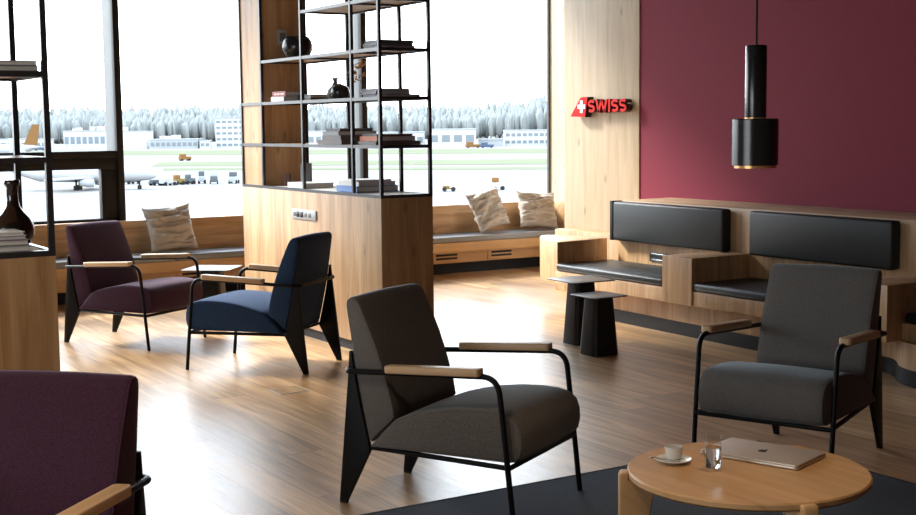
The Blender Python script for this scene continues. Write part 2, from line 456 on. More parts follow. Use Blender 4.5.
# ------------------------------------------------------------------ lounge bench along the maroon wall
BX = 6.87
t = thing('lounge_bench', 'built-in oak bench with black leather cushions along the maroon wall', 'bench', (7.5, 7.5, 0))
yN = 3.9
b = NB(); box(b, 7.51, XR-.002, yN, 9.325, 0, 1.0, .004); obj('back_ledge', b, M['oak_ledge'], t, world=True)
b = NB(); box(b, 7.495, 7.512, yN, 9.32, .30, .975, .002); obj('back_panel', b, M['oak'], t, world=True)
b = NB(); box(b, BX, 7.50, yN, 9.44, .275, .388, .003); obj('seat_base', b, M['oak'], t, world=True)
wave = [(7.04, 9.2), (7.02, 8.8), (6.99, 8.0), (6.96, 7.2), (6.965, 6.6), (7.03, 6.2), (7.05, 5.98), (7.03, 5.85), (6.96, 5.75), (6.87, 5.66), (6.81, 5.56), (6.775, 5.42), (6.76, 5.2), (6.77, 4.8), (6.8, 4.3), (6.8, yN)]
def smoothline(p, n=5):
    out = []
    for i in range(len(p)-1):
        a, q, c, d = [Vector(p[max(0, min(len(p)-1, i+k))]) for k in (-1, 0, 1, 2)]
        for k in range(n):
            s = k/n
            out.append(tuple(.5*((2*q)+(-a+c)*s+(2*a-5*q+4*c-d)*s*s+(-a+3*q-3*c+d)*s**3)))
    out.append(tuple(p[-1])); return out
wl = smoothline(wave)
b = NB(); prism(b, wl+[(7.49, yN), (7.49, 9.2)], 0, .105); obj('plinth', b, M['plinth'], t, 50, world=True)
b = NB(); prism(b, [(x+.012, y) for x, y in wl]+[(7.488, yN), (7.488, 9.2)], .105, .275); obj('base_panel', b, M['oak'], t, 50, world=True)
def arm(poly):
    b = NB(); prism(b, poly, .275, .645, .004); return obj('armrest_block', b, M['oak'], t, world=True)
arm([(7.508, 9.50), (6.89, 9.43)]+smoothline([(6.925, 9.6), (6.99, 9.78), (7.08, 9.96), (7.17, 10.08), (7.25, 10.13), (7.32, 10.10), (7.40, 9.97), (7.50, 9.76)], 3)+[(7.508, 9.62)])
arm([(BX-.01, 7.63), (7.494, 7.64), (7.494, 7.96), (BX-.01, 7.975)])
arm([(BX-.16, 5.62), (7.494, 5.66), (7.494, 5.94), (BX-.14, 5.92)])
for y0, y1 in ((7.98, 9.425), (5.95, 7.625), (yN+.05, 5.615)):
    b = NB(); box(b, BX-.005, 7.495, y0, y1, .389, .458, .026, 4); obj('seat_pad', b, M['leather'], t, world=True)
for y0, y1 in ((7.86, 9.279), (6.165, 7.57), (yN+.03, 5.86)):
    b = NB(); box(b, 7.395, 7.494, y0, y1, .645, .994, .022, 4); obj('back_cushion', b, M['leather'], t, world=True)
# dark upright edge strip beside the first cushion
b = NB(); box(b, 7.40, 7.52, 9.285, 9.325, .645, .999, .002); obj('edge_strip', b, M['plinth'], t, world=True)
b = NB(); box(b, 7.482, 7.496, 8.62, 8.87, .485, .565, .003); s = obj('power_socket', b, M['sockblack'], t, world=True); s['label'] = 'black power socket with chrome bars'
for z in (.548, .497):
    b = NB(); box(b, 7.476, 7.484, 8.64, 8.84, z, z+.009, .002); obj('socket_bar', b, M['steel'], s, world=True)
b = NB(); lathe(b, [(0, 0), (.03, 0), (.03, .003), (0, .003)], 20, (7.36, 9.56, .645)); obj('cable_grommet', b, M['socket'], t, world=True)
b = NB(); lathe(b, [(0, 0), (.035, 0), (.035, .003), (0, .003)], 20, (7.40, 7.84, .645)); obj('cable_grommet', b, M['sockblack'], t, world=True)
b = NB(); box(b, 7.905, XR-.014, 9.45, 10.86, 0, .625, .004)
solo('side_cabinet', b, M['oak'], 'low oak box against the pale pillar behind the bench end', 'cabinet', (8.0, 10.1, 0))

# ------------------------------------------------------------------ sign on the pillar
SX = XR-.012
t = thing('airline_sign', 'red wall sign reading SWISS with a white cross tail fin', 'sign', (SX, 10.4, 1.76))
def yz_prism(poly, x0, x1):
    b = NB(); rings(b, [[(x0, y, z) for y, z in poly], [(x1, y, z) for y, z in poly]]); bmesh.ops.recalc_face_normals(b, faces=b.faces[:]); return b
FX = SX-.095
def sign_part(name, mk, m):
    o = obj(name, mk(FX-.006, FX), m, t, 0, world=True)
    obj('return_edge', mk(FX, SX-.02), M['signside'], o, 0, world=True)
    return o
fin = [(10.739, 1.766), (10.502, 1.758), (10.460, 1.957), (10.545, 1.958), (10.575, 1.95)]
fo = sign_part('tail_fin', lambda a, c: yz_prism(fin, a, c), M['red'])
def cross(cx, cz, a, w):
    return [(cx-w, cz-a), (cx+w, cz-a), (cx+w, cz-w), (cx+a, cz-w), (cx+a, cz+w), (cx+w, cz+w), (cx+w, cz+a), (cx-w, cz+a), (cx-w, cz+w), (cx-a, cz+w), (cx-a, cz-w), (cx-w, cz-w)]
obj('white_cross', yz_prism(cross(10.555, 1.862, .062, .021), FX-.010, FX-.006), M['signwhite'], fo, 0, world=True)
def stroke(pts, w):                                   # a bold line as polygon strip, y grows to the left
    L = []; pts = [Vector(p) for p in pts]
    for i in range(len(pts)):
        d = (pts[min(i+1, len(pts)-1)]-pts[max(0, i-1)]).normalized(); n = Vector((-d.y, d.x))
        L.append((pts[i]+n*w/2, pts[i]-n*w/2))
    return L
def letter(ch, y, z, w, h, th):
    segs = []
    if ch == 'I': segs = [[(w/2, 0), (w/2, h)]]
    elif ch == 'W': segs = [[(th*.45, h), (w*.27, 0)], [(w*.25, 0), (w*.5, h*.95)], [(w*.5, h*.95), (w*.75, 0)], [(w*.73, 0), (w-th*.45, h)]]
    else:
        rx, rz = w/2-th/2, (h-th)/4
        p = [(w/2+rx*math.cos(R(a)), h-th/2-rz+rz*math.sin(R(a))) for a in range(25, 271, 15)]
        p += [(w/2+rx*math.cos(R(a)), th/2+rz+rz*math.sin(R(a))) for a in range(75, -156, -15)]
        segs = [p]
    def mk(a, c):
        b = NB()
        for sg in segs:
            L = stroke(sg, th); rs = []
            for (u, v) in L:
                rs.append([(a, y-u.x, z+u.y), (a, y-v.x, z+v.y), (c, y-v.x, z+v.y), (c, y-u.x, z+u.y)])
            tb = bmesh.new(); rings(tb, rs); bmesh.ops.recalc_face_normals(tb, faces=tb.faces[:]); join(b, tb)
        return b
    return sign_part('letter', mk, M['red'])
yy = 10.452
for ch, w in (('S', .110), ('W', .185), ('I', .036), ('S', .110), ('S', .110)):
    letter(ch, yy, 1.803, w, .125, .027); yy -= w+.012

# ------------------------------------------------------------------ shelf divider
DX, DX2, YA, YD, YH, YE, YF = 4.483, 4.915, 8.27, 8.70, 9.56, 10.36, 10.82
ZB, L4, L3, L2, L1, L0 = 1.2, 1.557, 1.904, 2.252, 2.608, 2.956
t = thing('shelf_divider', 'oak room divider with black steel shelves in the middle of the lounge', 'shelf', ((DX+DX2)/2, 9.5, 0))
b = NB(); box(b, DX+.025, DX2-.025, YA+.025, YF-.02, 0, .08); obj('plinth', b, M['plinth'], t, world=True)
b = NB(); box(b, DX, DX2, YA, YF, .08, ZB-.022, .003); cab = obj('base_cabinet', b, M['oak'], t, world=True)
b = NB(); box(b, DX+.02, DX2-.02, YA+.02, YF-.02, ZB-.022, ZB-.004); obj('cabinet_top', b, M['paper'], t, world=True)  # pale top, window glare put into its colour
pw = .024
def bars(bm, x0, x1, y0, y1, z, w=pw):
    for a in ((x0, x0+w, y0, y1), (x1-w, x1, y0, y1), (x0+w, x1-w, y0, y0+w), (x0+w, x1-w, y1-w, y1)):
        box(bm, a[0], a[1], a[2], a[3], z-w, z)
b = NB(); bars(b, DX, DX2, YA, YF, ZB); obj('base_frame', b, M['shelf_metal'], t, world=True)
for y in (YA, YD, YH, YE, YF-pw):
    for x in (DX, DX2-pw):
        b = NB(); box(b, x, x+pw, y, y+pw, ZB, 3.32); obj('post', b, M['shelf_metal'], t, world=True)
for z, y1 in ((L4, YF), (L3, YF), (L2, YE), (L1, YH), (L0, YF)):
    b = NB(); bars(b, DX+.002, DX2-.002, YA+.002, y1-.002 if y1 < YF else YF-.002, z)
    for y in (YD, YH, YE):
        if y < y1-.1: box(b, DX+pw, DX2-pw, y, y+pw, z-pw, z)
    s = obj('shelf_frame', b, M['shelf_metal'], t, world=True)
    b = NB(); box(b, DX+pw, DX2-pw, YA+pw, (y1 if y1 < YF else YE)-pw, z-.010, z-.001); obj('shelf_board', b, M['oak_wall'], s, world=True)  # divider boards in paler oak, floor bounce put into their colour
b = NB(); box(b, DX+.012, DX2-.012, YE+.012, YF-.012, ZB, 3.31); obj('column_panel', b, M['oak'], t, world=True)
b = NB(); box(b, 4.645, 4.735, YE-.004, YE+.013, 2.39, 2.52, .003); s = obj('wall_switch', b, M['socket'], t, world=True); s['label'] = 'square metal switch plate'
b = NB(); box(b, 4.665, 4.715, YE-.008, YE-.003, 2.42, 2.49, .002); obj('switch_rocker', b, M['sockgrey'], s, world=True)
b = NB(); box(b, DX-.012, DX+.002, 9.33, 9.78, .955, 1.035, .004); s = obj('socket_strip', b, M['socket'], t, world=True); s['label'] = 'aluminium socket strip'
for k, (y, m) in enumerate(((9.72, 'sockgrey'), (9.655, 'sockblack'), (9.585, 'sockblack'), (9.515, 'sockgrey'), (9.44, 'sockgrey'))):
    b = NB()
    if m == 'sockblack': box(b, DX-.016, DX-.010, y-.027, y+.027, .972, 1.018, .003)
    else: box(b, DX-.015, DX-.010, y-.024, y+.024, .978, 1.012, .003)
    obj('socket_module', b, M[m], s, world=True)

# ------------------------------------------------------------------ left shelf unit
t = thing('shelf_cabinet', 'oak cabinet with black steel shelves at the left edge of the room', 'shelf', (.7, 5.75, 0))
CX0, CX1, CY0, CY1 = .0, 1.435, 5.48, 6.03
b = NB(); box(b, CX0+.03, CX1-.03, CY0+.03, CY1-.03, 0, .08); obj('plinth', b, M['plinth'], t, world=True)
b = NB(); box(b, CX0, CX1, CY0, CY1, .08, ZB-.022, .003); obj('base_cabinet', b, M['oak'], t, world=True)
b = NB(); box(b, CX0+.02, CX1-.02, CY0+.02, CY1-.02, ZB-.022, ZB-.004); obj('cabinet_top', b, M['paper'], t, world=True)
b = NB(); bars(b, CX0, CX1, CY0, CY1, ZB); obj('base_frame', b, M['shelf_metal'], t, world=True)
for x in (CX0, CX1-pw):
    for y in (CY0, CY1-pw):
        b = NB(); box(b, x, x+pw, y, y+pw, ZB, 3.3); obj('post', b, M['shelf_metal'], t, world=True)
for z in (1.585, 1.935, 2.956, 3.3):
    b = NB(); bars(b, CX0+.001, CX1-.001, CY0+.001, CY1-.001, z); s = obj('shelf_frame', b, M['shelf_metal'], t, world=True)
    b = NB(); box(b, CX0+pw, CX1-pw, CY0+pw, CY1-pw, z-.012, z-.002); obj('shelf_board', b, M['oak_long'], s, world=True)

# ------------------------------------------------------------------ books
def book(cx, cyy, z, lx, ly, h, rz, cover, label, group, page='paper'):
    t = thing('book', label, 'book', (cx, cyy, z), rz, group)
    b = NB(); c = max(.0025, h*.09)
    box(b, -lx/2, lx/2, -ly/2, ly/2, 0, c); box(b, -lx/2, lx/2, -ly/2, ly/2, h-c, h); box(b, -lx/2, -lx/2+.004, -ly/2, ly/2, c, h-c)
    obj('cover', b, M[cover], t)
    b = NB(); box(b, -lx/2+.004, lx/2-.005, -ly/2+.005, ly/2-.005, c, h-c); obj('pages', b, M[page], t)
    return t
EPS = .0008
def stack(cx, cyy, z, items, group):
    for lx, ly, h, rz, cov, dx, dy, label in items:
        book(cx+dx, cyy+dy, z, lx, ly, h, rz, cov, label, group, 'btan' if cov in ('bdark', 'bbrown', 'btan') else 'paper'); z += h+EPS
stack(4.70, 8.50, L2, [(.30, .24, .022, R(3), 'bgrey', .0, .0, 'grey book at the bottom of the stack on the highest stocked shelf'),
                       (.30, .23, .018, R(-4), 'bdark', -.005, .01, 'dark book in the middle of the stack on the highest stocked shelf'),
                       (.29, .22, .020, R(2), 'bdark', .0, .0, 'dark book on top of the stack on the highest stocked shelf')], 'books on the highest stocked shelf')
stack(4.58, 10.08, L3, [(.15, .26, .040, 0, 'bwhite', .0, .0, 'white book lying under the crimson book')], 'books beside the crimson one')
tb = book(4.58, 10.06, L3+.042, .14, .24, .040, R(2), 'bred', 'crimson book on top of a white book on the divider shelf', 'books beside the crimson one')
for k, (a, c) in enumerate(((-.09, -.03), (-.015, .035), (.05, .085))):
    b = NB(); box(b, -.0715, -.0699, a, c, .012, .026); obj('spine_lettering', b, M['bgold'], tb)
stack(4.76, 9.86, L3, [(.26, .30, .022, 0, 'btan', .0, .0, 'wide taupe book at the bottom, right of the crimson book'),
                       (.25, .29, .030, R(2), 'bgrey', -.005, .0, 'grey book lying on the taupe one, right of the crimson book')], 'grey books on the divider shelf')
stack(4.70, 8.52, L3, [(.34, .26, .020, R(2), 'bgrey', .02, -.01, 'pale grey magazine at the bottom of the stack near the divider corner'),
                       (.28, .25, .022, R(-3), 'blilac', -.02, .01, 'lilac magazine in the middle of the stack near the divider corner'),
                       (.28, .25, .018, R(1), 'bgrey', -.02, .02, 'grey magazine on top of the stack near the divider corner')], 'magazines near the divider corner')
stack(4.70, 9.20, L4, [(.36, .42, .034, R(0), 'btan', .02, .0, 'largest taupe book at the bottom of the tall pile on the lowest shelf'),
                       (.34, .30, .034, R(2), 'btan', .01, -.03, 'taupe-brown book second from the bottom of the tall pile on the lowest shelf'),
                       (.33, .30, .030, R(-2), 'bgrey', .01, -.02, 'grey book third from the bottom of the tall pile on the lowest shelf'),
                       (.30, .22, .022, R(3), 'bdark', .0, -.04, 'charcoal book on top of the tall pile on the lowest shelf')], 'tall pile of books on the lowest shelf')
stack(4.70, 8.52, L4, [(.38, .28, .028, R(0), 'btan', .0, .0, 'taupe book at the bottom of the low pile above the divider corner'),
                       (.33, .26, .034, R(1), 'borange', -.01, .01, 'orange-spined book in the middle of the low pile above the divider corner'),
                       (.30, .24, .016, R(-2), 'bbrown', -.01, .01, 'thin brown book on top of the low pile above the divider corner')], 'low pile of books above the divider corner')
stack(4.72, 8.92, ZB, [(.36, .34, .044, R(0), 'bblue', .0, .0, 'blue book at the bottom of the pile on the divider top'),
                       (.33, .30, .032, R(3), 'bwhite', -.0, .0, 'white book on top of the blue book on the divider top'),
                       (.30, .28, .012, R(-2), 'bwhite', .0, .02, 'thin white booklet on top of the pile on the divider top')], 'books on the divider top')
stack(4.66, 9.80, ZB, [(.26, .34, .040, R(0), 'bwhite', .0, .0, 'flat white book lying alone on the divider top')], 'books lying flat on the divider top')
b = NB(); lathe(b, [(0, 0), (.030, 0), (.034, .02), (.036, .10), (.033, .10), (.030, .015), (0, .012)], 24); o = solo('cup', b, M['bronze'], 'small dark bronze cup on the divider top', 'cup'); o.location = (4.64, 10.20, ZB)
b = NB(); box(b, -.03, .05, -.03, .03, 0, .19, .002); o = solo('storage_box', b, M['bgrey'], 'tall narrow grey box standing on the divider top', 'box'); o.location = (4.72, 10.03, ZB)
# vases
b = NB(); lathe(b, [(0, 0), (.06, 0), (.10, .02), (.125, .07), (.128, .11), (.118, .15), (.095, .18), (.085, .185), (.078, .18), (.09, .16), (.10, .12), (.09, .04), (0, .02)], 40)
o = solo('vase', b, M['vase'], 'squat dark round vase high on the divider shelf', 'vase', None, None, 60); o.location = (4.66, 10.00, L2)
b = NB(); lathe(b, [(0, 0), (.045, 0), (.063, .02), (.07, .05), (.06, .08), (.03, .11), (.018, .13), (.017, .15), (.028, .172), (.022, .172), (.012, .15), (.01, .12), (0, .12)], 32)
o = solo('vase', b, M['vasegrey'], 'grey bottle vase with a flared neck on the divider shelf', 'vase', None, None, 60); o.location = (4.68, 9.355, L3)
VZ = (4.64, 9.195)
b = NB(); lathe(b, [(0, 0), (.045, 0), (.068, .02), (.076, .055), (.068, .09), (.04, .108), (.018, .113), (.015, .12), (.01, .118), (.012, .10), (0, .095)], 32)
o = solo('vase', b, M['vase'], 'round dark vase holding dried orange blossoms on the divider shelf', 'vase', None, None, 60); o.location = (*VZ, L3)
t = thing('dried_flowers', 'dried orange blossoms leaning from the round dark vase', 'flowers', (VZ[0], VZ[1], L3+.10))
sb, fb = NB(), NB()
for k in range(6):
    e = Vector((.08+.07*random.random(), -.16-.16*random.random(), .05+.15*random.random()))
    p = [Vector((0, 0, .0)), Vector((.004, -.004, .03)), e*.5+Vector((0, 0, .06)), e]
    tube(sb, fillet(p, .05, 4), .0016, 5)
    for q in range(9):
        s = .45+.55*random.random(); c = p[1].lerp(e, s)+Vector((random.uniform(-.02, .02), random.uniform(-.02, .02), random.uniform(-.02, .03)))
        tb = bmesh.new(); bmesh.ops.create_icosphere(tb, subdivisions=1, radius=random.uniform(.006, .011)); join(fb, tb, Matrix.Translation(c))
obj('stems', sb, M['stem'], t); fo = obj('blossoms', fb, M['flower'], t); fo['kind'] = 'stuff'
# on the left cabinet
b = NB(); lathe(b, [(0, 0), (.05, 0), (.072, .015), (.086, .05), (.086, .085), (.07, .12), (.045, .145), (.029, .17), (.024, .20), (.024, .25), (.032, .262), (.034, .275), (.03, .284), (.02, .284), (.018, .25), (0, .24)], 48)
o = solo('bottle_vase', b, M['vasebrown'], 'dark brown glossy bottle vase behind stacked books on the left cabinet', 'vase', None, None, 60); o.location = (1.345, 5.80, ZB)
zz = ZB
for h, lx, cov, dx, lab in ((.025, .25, 'bgrey', .0, 'grey book at the bottom of the stack in front of the brown vase'),
                            (.022, .25, 'btan', -.003, 'taupe book second from bottom in front of the brown vase'),
                            (.016, .235, 'blilac', -.004, 'thin lilac-edged book third from bottom in front of the brown vase'),
                            (.016, .232, 'bwhite', -.010, 'white book on top of the stack in front of the brown vase')):
    book(1.215+dx, 5.60, zz, lx, .18, h, 0, cov, lab, 'books in front of the brown vase'); zz += h+EPS
zz = 1.935
for h, lx, cov, lab in ((.022, .27, 'bgrey', 'grey magazine under the lilac one on the left cabinet shelf'), (.020, .262, 'blilac', 'lilac magazine on top on the left cabinet shelf')):
    book(1.272, 5.62, zz, lx, .22, h, 0, cov, lab, 'magazines on the left cabinet shelf'); zz += h+EPS

# ------------------------------------------------------------------ armchairs
SEAT = [(.158, .280), (.40, .279), (.62, .278), (.84, .276), (.880, .283), (.902, .308), (.912, .352), (.910, .402), (.895, .446), (.862, .474), (.805, .489), (.72, .493), (.62, .489), (.52, .477), (.42, .456), (.34, .434), (.288, .410), (.225, .350)]
BACK = [(.150, .292), (.215, .353), (.280, .416), (.268, .48), (.250, .55), (.226, .63), (.196, .715), (.165, .79), (.136, .855), (.112, .905), (.098, .927), (.078, .940), (.056, .940), (.040, .927), (.036, .905), (.042, .86), (.056, .77), (.074, .65), (.092, .55), (.120, .42)]
BLADE = [(-.018, .008), (.020, .008), (.152, .258), (.144, .288), (.114, .42), (.087, .55), (.070, .65), (.064, .70), (.052, .70), (.044, .60)]
def armchair(mat, label, loc, rz, tilt=0.0):
    t = thing('armchair', label, 'armchair', loc, rz, 'lounge armchairs with black steel frames')
    t.rotation_euler = (0, -tilt, rz)
    b = NB(); cushion(b, SEAT, .315, .022, .006); s = obj('seat', b, mat, t, 60)
    for q in (-1, 1):
        b = NB(); tube(b, [(x, q*.3085, z) for x, z in inset(SEAT, .006)], .0035, 6, True); obj('seat_piping', b, mat, s, 60)
    b = NB(); cushion(b, BACK, .290, .020, .006); s = obj('backrest', b, mat, t, 60)
    for q in (-1, 1):
        b = NB(); tube(b, [(x, q*.2845, z) for x, z in inset(BACK, .006)], .0035, 6, True); obj('backrest_piping', b, mat, s, 60)
    for q in (-1, 1):
        b = NB(); plate(b, BLADE, q*.283-.012, q*.283+.012, .004); leg = obj('rear_leg', b, M['black'], t)
        b = NB(); box(b, -.016, .018, q*.283-.011, q*.283+.011, 0, .008); obj('foot_glide', b, M['rubber'], leg)
    rail = fillet([(.842, .349, .46), (.822, .350, .650), (.06, .318, .613), (.030, .27, .611), (.030, -.27, .611), (.06, -.318, .613), (.822, -.350, .650), (.842, -.349, .46)], [.085, .03, .03, .03, .03, .085], 8)
    b = NB(); tube(b, rail, .0125, 12); obj('arm_rail', b, M['black'], t, 60)
    for q in (-1, 1):
        b = NB(); tube(b, [(.842, q*.349, .462), (.862, q*.349, .265), (.888, q*.348, .006)], .0125, 12); leg = obj('front_leg', b, M['black'], t, 60)
        b = NB(); lathe(b, [(0, 0), (.011, 0), (.0125, .008), (0, .008)], 12, (.888, q*.348, 0)); obj('foot_glide', b, M['rubber'], leg)
        b = NB(); pl = rrect(-.235, .235, -.030, .030, .016)
        tb = bmesh.new(); prism(tb, pl, 0, .034, .006, 3)
        tb.transform(Matrix.Translation((.512, q*.346, .637)) @ Matrix.Rotation(q*.033, 4, 'Z') @ Matrix.Rotation(-.047, 4, 'Y'))
        join(b, tb); obj('armrest', b, M['arm_oak'], t)
    b = NB(); tube(b, fillet([(.150, .275, .267), (.866, .342, .266), (.866, -.342, .266), (.150, -.275, .267)], .004, 3), .0115, 8)
    tube(b, [(.150, -.275, .267), (.150, .275, .267)], .010, 8)
    obj('seat_frame', b, M['black'], t, 60)
    return t
armchair(M['grey'], 'grey tweed armchair in the centre, front legs on the dark rug', (2.858, 5.357, 0), R(-60.2), .0050)
armchair(M['grey'], 'grey tweed armchair behind the coffee table, facing left', (5.28, 4.80, 0), R(-158.2), .0050)
armchair(M['navy'], 'navy blue armchair seen from behind beside the shelf divider', (4.01, 8.296, 0), R(129.6))
armchair(M['purple'], 'dark purple armchair by the window bench, facing the navy one', (3.040, 10.622, 0), R(-58.3))
armchair(M['purple'], 'dark purple armchair cut off at the lower left corner', (1.085, 4.16, 0), R(-133))

b = NB(); FBX, FBY = 3.563, 7.785
HS, HW = .20, .007
for a in ((-HS, 0, -HW, 0), (-HS, 0, -HS, HW-HS), (-HS, HW-HS, HW-HS, -HW), (-HW, 0, HW-HS, -HW)): box(b, FBX+a[0], FBX+a[1], FBY+a[2], FBY+a[3], 0, .002)
t = solo('floor_hatch', b, M['socket'], 'flush square floor hatch with a thin metal rim behind the navy armchair', 'hatch', (FBX-HS/2, FBY-HS/2, 0))
b = NB(); box(b, FBX-HS+HW, FBX-HW, FBY-HS+HW, FBY-HW, 0, .0012); obj('hatch_lid', b, M['floor'], t, 0, world=True)

# ------------------------------------------------------------------ rug and coffee table
b = NB(); box(b, 1.9, 4.96, 1.6, 4.985, 0, .004); t = solo('rug', b, M['rug'], 'charcoal rug under the coffee table', 'rug', (3.4, 3.3, 0))
b = NB()
for a in ((1.9, 4.965, 4.978, 4.99), (4.955, 4.967, 1.6, 4.978)): box(b, a[0], a[1], a[2], a[3], 0, .0055)
obj('edge_binding', b, M['rugedge'], t, world=True)
TX, TY, TR, TZ = 3.450, 3.520, .448, .40
t = thing('coffee_table', 'round oak coffee table on the rug holding a laptop and cup', 'table', (TX, TY, .0042))
b = NB(); lathe(b, [(0, 0), (TR-.012, 0), (TR, .010), (TR, .026), (TR-.006, .032), (0, .032)], 96, (0, 0, TZ-.036)); obj('tabletop', b, M['table_oak'], t, 40)
for a in (146, 252, 20):
    b = NB(); poly = [(.466, 0), (.482, .01), (.482, TZ-.026), (.478, TZ-.014), (.470, TZ-.008), (TR+.001, TZ-.008), (TR+.001, TZ-.037), (.345, TZ-.037), (.40, 0)]
    plate(b, poly, -.030, .030, .007, 3); b.transform(Matrix.Rotation(R(a), 4, 'Z')); obj('leg', b, M['table_oak'], t)
# laptop
t = thing('laptop', 'closed silver laptop lying on the coffee table', 'laptop', (3.64, 3.665, TZ), 0)
v = Vector((3.814-3.553, 3.484-3.371)); ang = math.atan2(3.484-3.371, 3.814-3.553)
A_, D_ = Vector((3.553, 3.913)), Vector((3.553, 3.371))
# long side runs from the near corner to the left corner
c0 = Vector((3.585, 3.400)); e1 = (Vector((3.452, 3.789))-c0).normalized(); ang = math.atan2(e1.y, e1.x)
lw, ld = .41, .265
e2 = Vector((e1.y, -e1.x)); cen = c0+e1*lw/2+e2*ld/2
t.location = (cen.x, cen.y, TZ); t.rotation_euler = (0, 0, ang)
b = NB(); prism(b, rrect(-lw/2, lw/2, -ld/2, ld/2, .014), .003, .0125, .002); obj('base', b, M['alum'], t)
b = NB(); prism(b, rrect(-lw/2+.001, lw/2-.001, -ld/2+.001, ld/2-.001, .014), .0135, .020, .002); lid = obj('lid', b, M['alum'], t)
b = NB(); box(b, -lw/2+.01, lw/2-.01, -ld/2+.01, ld/2-.01, .012, .014); obj('lid_seam', b, M['rubber'], t)
b = NB()
for sx in (-1, 1):
    for sy_ in (-1, 1): lathe(b, [(0, 0), (.009, 0), (.009, .003), (0, .003)], 14, (sx*(lw/2-.035), sy_*(ld/2-.03), 0))
obj('rubber_feet', b, M['rubber'], t)
def apple():
    out = []
    for k in range(64):                               # fruit outline with a bite out of its right side
        a = 2*PI*k/64; x, y = math.sin(a), math.cos(a)
        r = 1.0-.16*math.exp(-((a-0)/.35)**2)-.16*math.exp(-((a-2*PI)/.35)**2)-.07*math.exp(-((a-PI)/.25)**2)
        p = Vector((x*r*.92, y*r*.98-(.06*abs(x)*(1 if y < 0 else 0))))
        c = Vector((1.10, .12))
        if (p-c).length < .48: p = c+(p-c).normalized()*.48
        out.append((p.x, p.y))
    return out
leaf = [(.02, 1.02), (.06, 1.25), (.22, 1.45), (.36, 1.52), (.36, 1.34), (.24, 1.14)]
b = NB(); LS = .020
prism(b, [(x*LS, y*LS) for x, y in apple()], .0199, .0206)
prism(b, [(x*LS, y*LS) for x, y in leaf], .0199, .0206)
b.transform(Matrix.Rotation(PI, 4, 'Z'))
obj('logo', b, M['logo'], lid, 0)
# cup, saucer, spoon
SC = (3.292, 3.757)
b = NB(); lathe(b, [(0, 0), (.035, 0), (.038, .003), (.060, .010), (.069, .015), (.068, .017), (.058, .013), (.036, .006), (0, .006)], 48)
o = solo('saucer', b, M['white'], 'white saucer under the coffee cup', 'saucer', None, None, 60); o.location = (*SC, TZ)
t = thing('coffee_cup', 'white coffee cup standing on a saucer on the round table', 'cup', (SC[0]+.004, SC[1]+.002, TZ+.0062), R(25))
b = NB(); lathe(b, [(0, 0), (.022, 0), (.024, .004), (.030, .02), (.0335, .045), (.0345, .056), (.0325, .056), (.031, .044), (.027, .018), (0, .008)], 40); obj('body', b, M['white'], t, 60)
b = NB(); tube(b, fillet([(.031, 0, .045), (.052, 0, .047), (.050, 0, .022), (.0285, 0, .016)], .012, 6), .0035, 8); obj('handle', b, M['white'], t, 60)
b = NB(); lathe(b, [(0, .040), (.0298, .040), (.0298, .041), (0, .041)], 32); obj('coffee', b, M['coffee'], t)
t = thing('teaspoon', 'small steel teaspoon lying on the saucer beside the cup', 'spoon', (SC[0]-.018, SC[1]+.012, TZ+.0135))
b = NB(); a1 = R(152)
tube(b, [(-.052*1, .010, .0085), (-.03, -.012, .004), (.0, -.034, .002), (.03, -.055, .008)], [.0018, .0018, .0018, .0022], 8); obj('handle', b, M['steel'], t)
b = NB(); tb = bmesh.new(); bmesh.ops.create_uvsphere(tb, u_segments=16, v_segments=8, radius=1); join(b, tb, Matrix.Translation((-.058, .017, .010)) @ Matrix.Rotation(R(140), 4, 'Z') @ Matrix.Diagonal((.014, .0085, .003, 1))); obj('bowl', b, M['steel'], t)
# water glass
t = thing('water_glass', 'clear tumbler half full of water beside the laptop', 'glass', (3.343, 3.592, TZ))
b = NB(); lathe(b, [(0, 0), (.0295, 0), (.0305, .003), (.0325, .135), (.0321, .136), (.0315, .135), (.0293, .013), (.026, .010), (0, .010)], 40); obj('tumbler', b, M['tumbler'], t, 60)
b = NB(); lathe(b, [(0, .0106), (.0255, .0106), (.0288, .0139), (.0302, .088), (0, .088)], 40); obj('water', b, M['water'], t, 60)

# ------------------------------------------------------------------ side tables
def side_table(x, y, h, rz, size, label):
    t = thing('side_table', label, 'table', (x, y, 0), rz, 'small metal side tables')
    b = NB(); prism(b, rrect(-size/2, size/2, -size/2, size/2, .035), h-.007, h, .002); obj('tabletop', b, M['table_cap'], t)
    b = NB(); w0, w1 = .115, .085
    def ring(w, z): return [(px, py, z) for px, py in rrect(-w, w, -w, w, w*.42, 5)]
    rings(b, [ring(w0, 0), ring(w0-.002, .03), ring(w1, h-.03), ring(w1-.004, h-.007)]); bmesh.ops.recalc_face_normals(b, faces=b.faces[:]); obj('pedestal', b, M['metal_table'], t, 50)
    return t
side_table(6.115, 8.06, .50, R(-4), .40, 'taller black metal side table with tapering base before the lounge bench')
side_table(5.93, 7.60, .44, R(-2), .32, 'shorter black metal side table standing in front of the taller one')
side_table(4.10, 10.62, .50, R(-40), .42, 'black metal side table between the purple and the navy armchair')

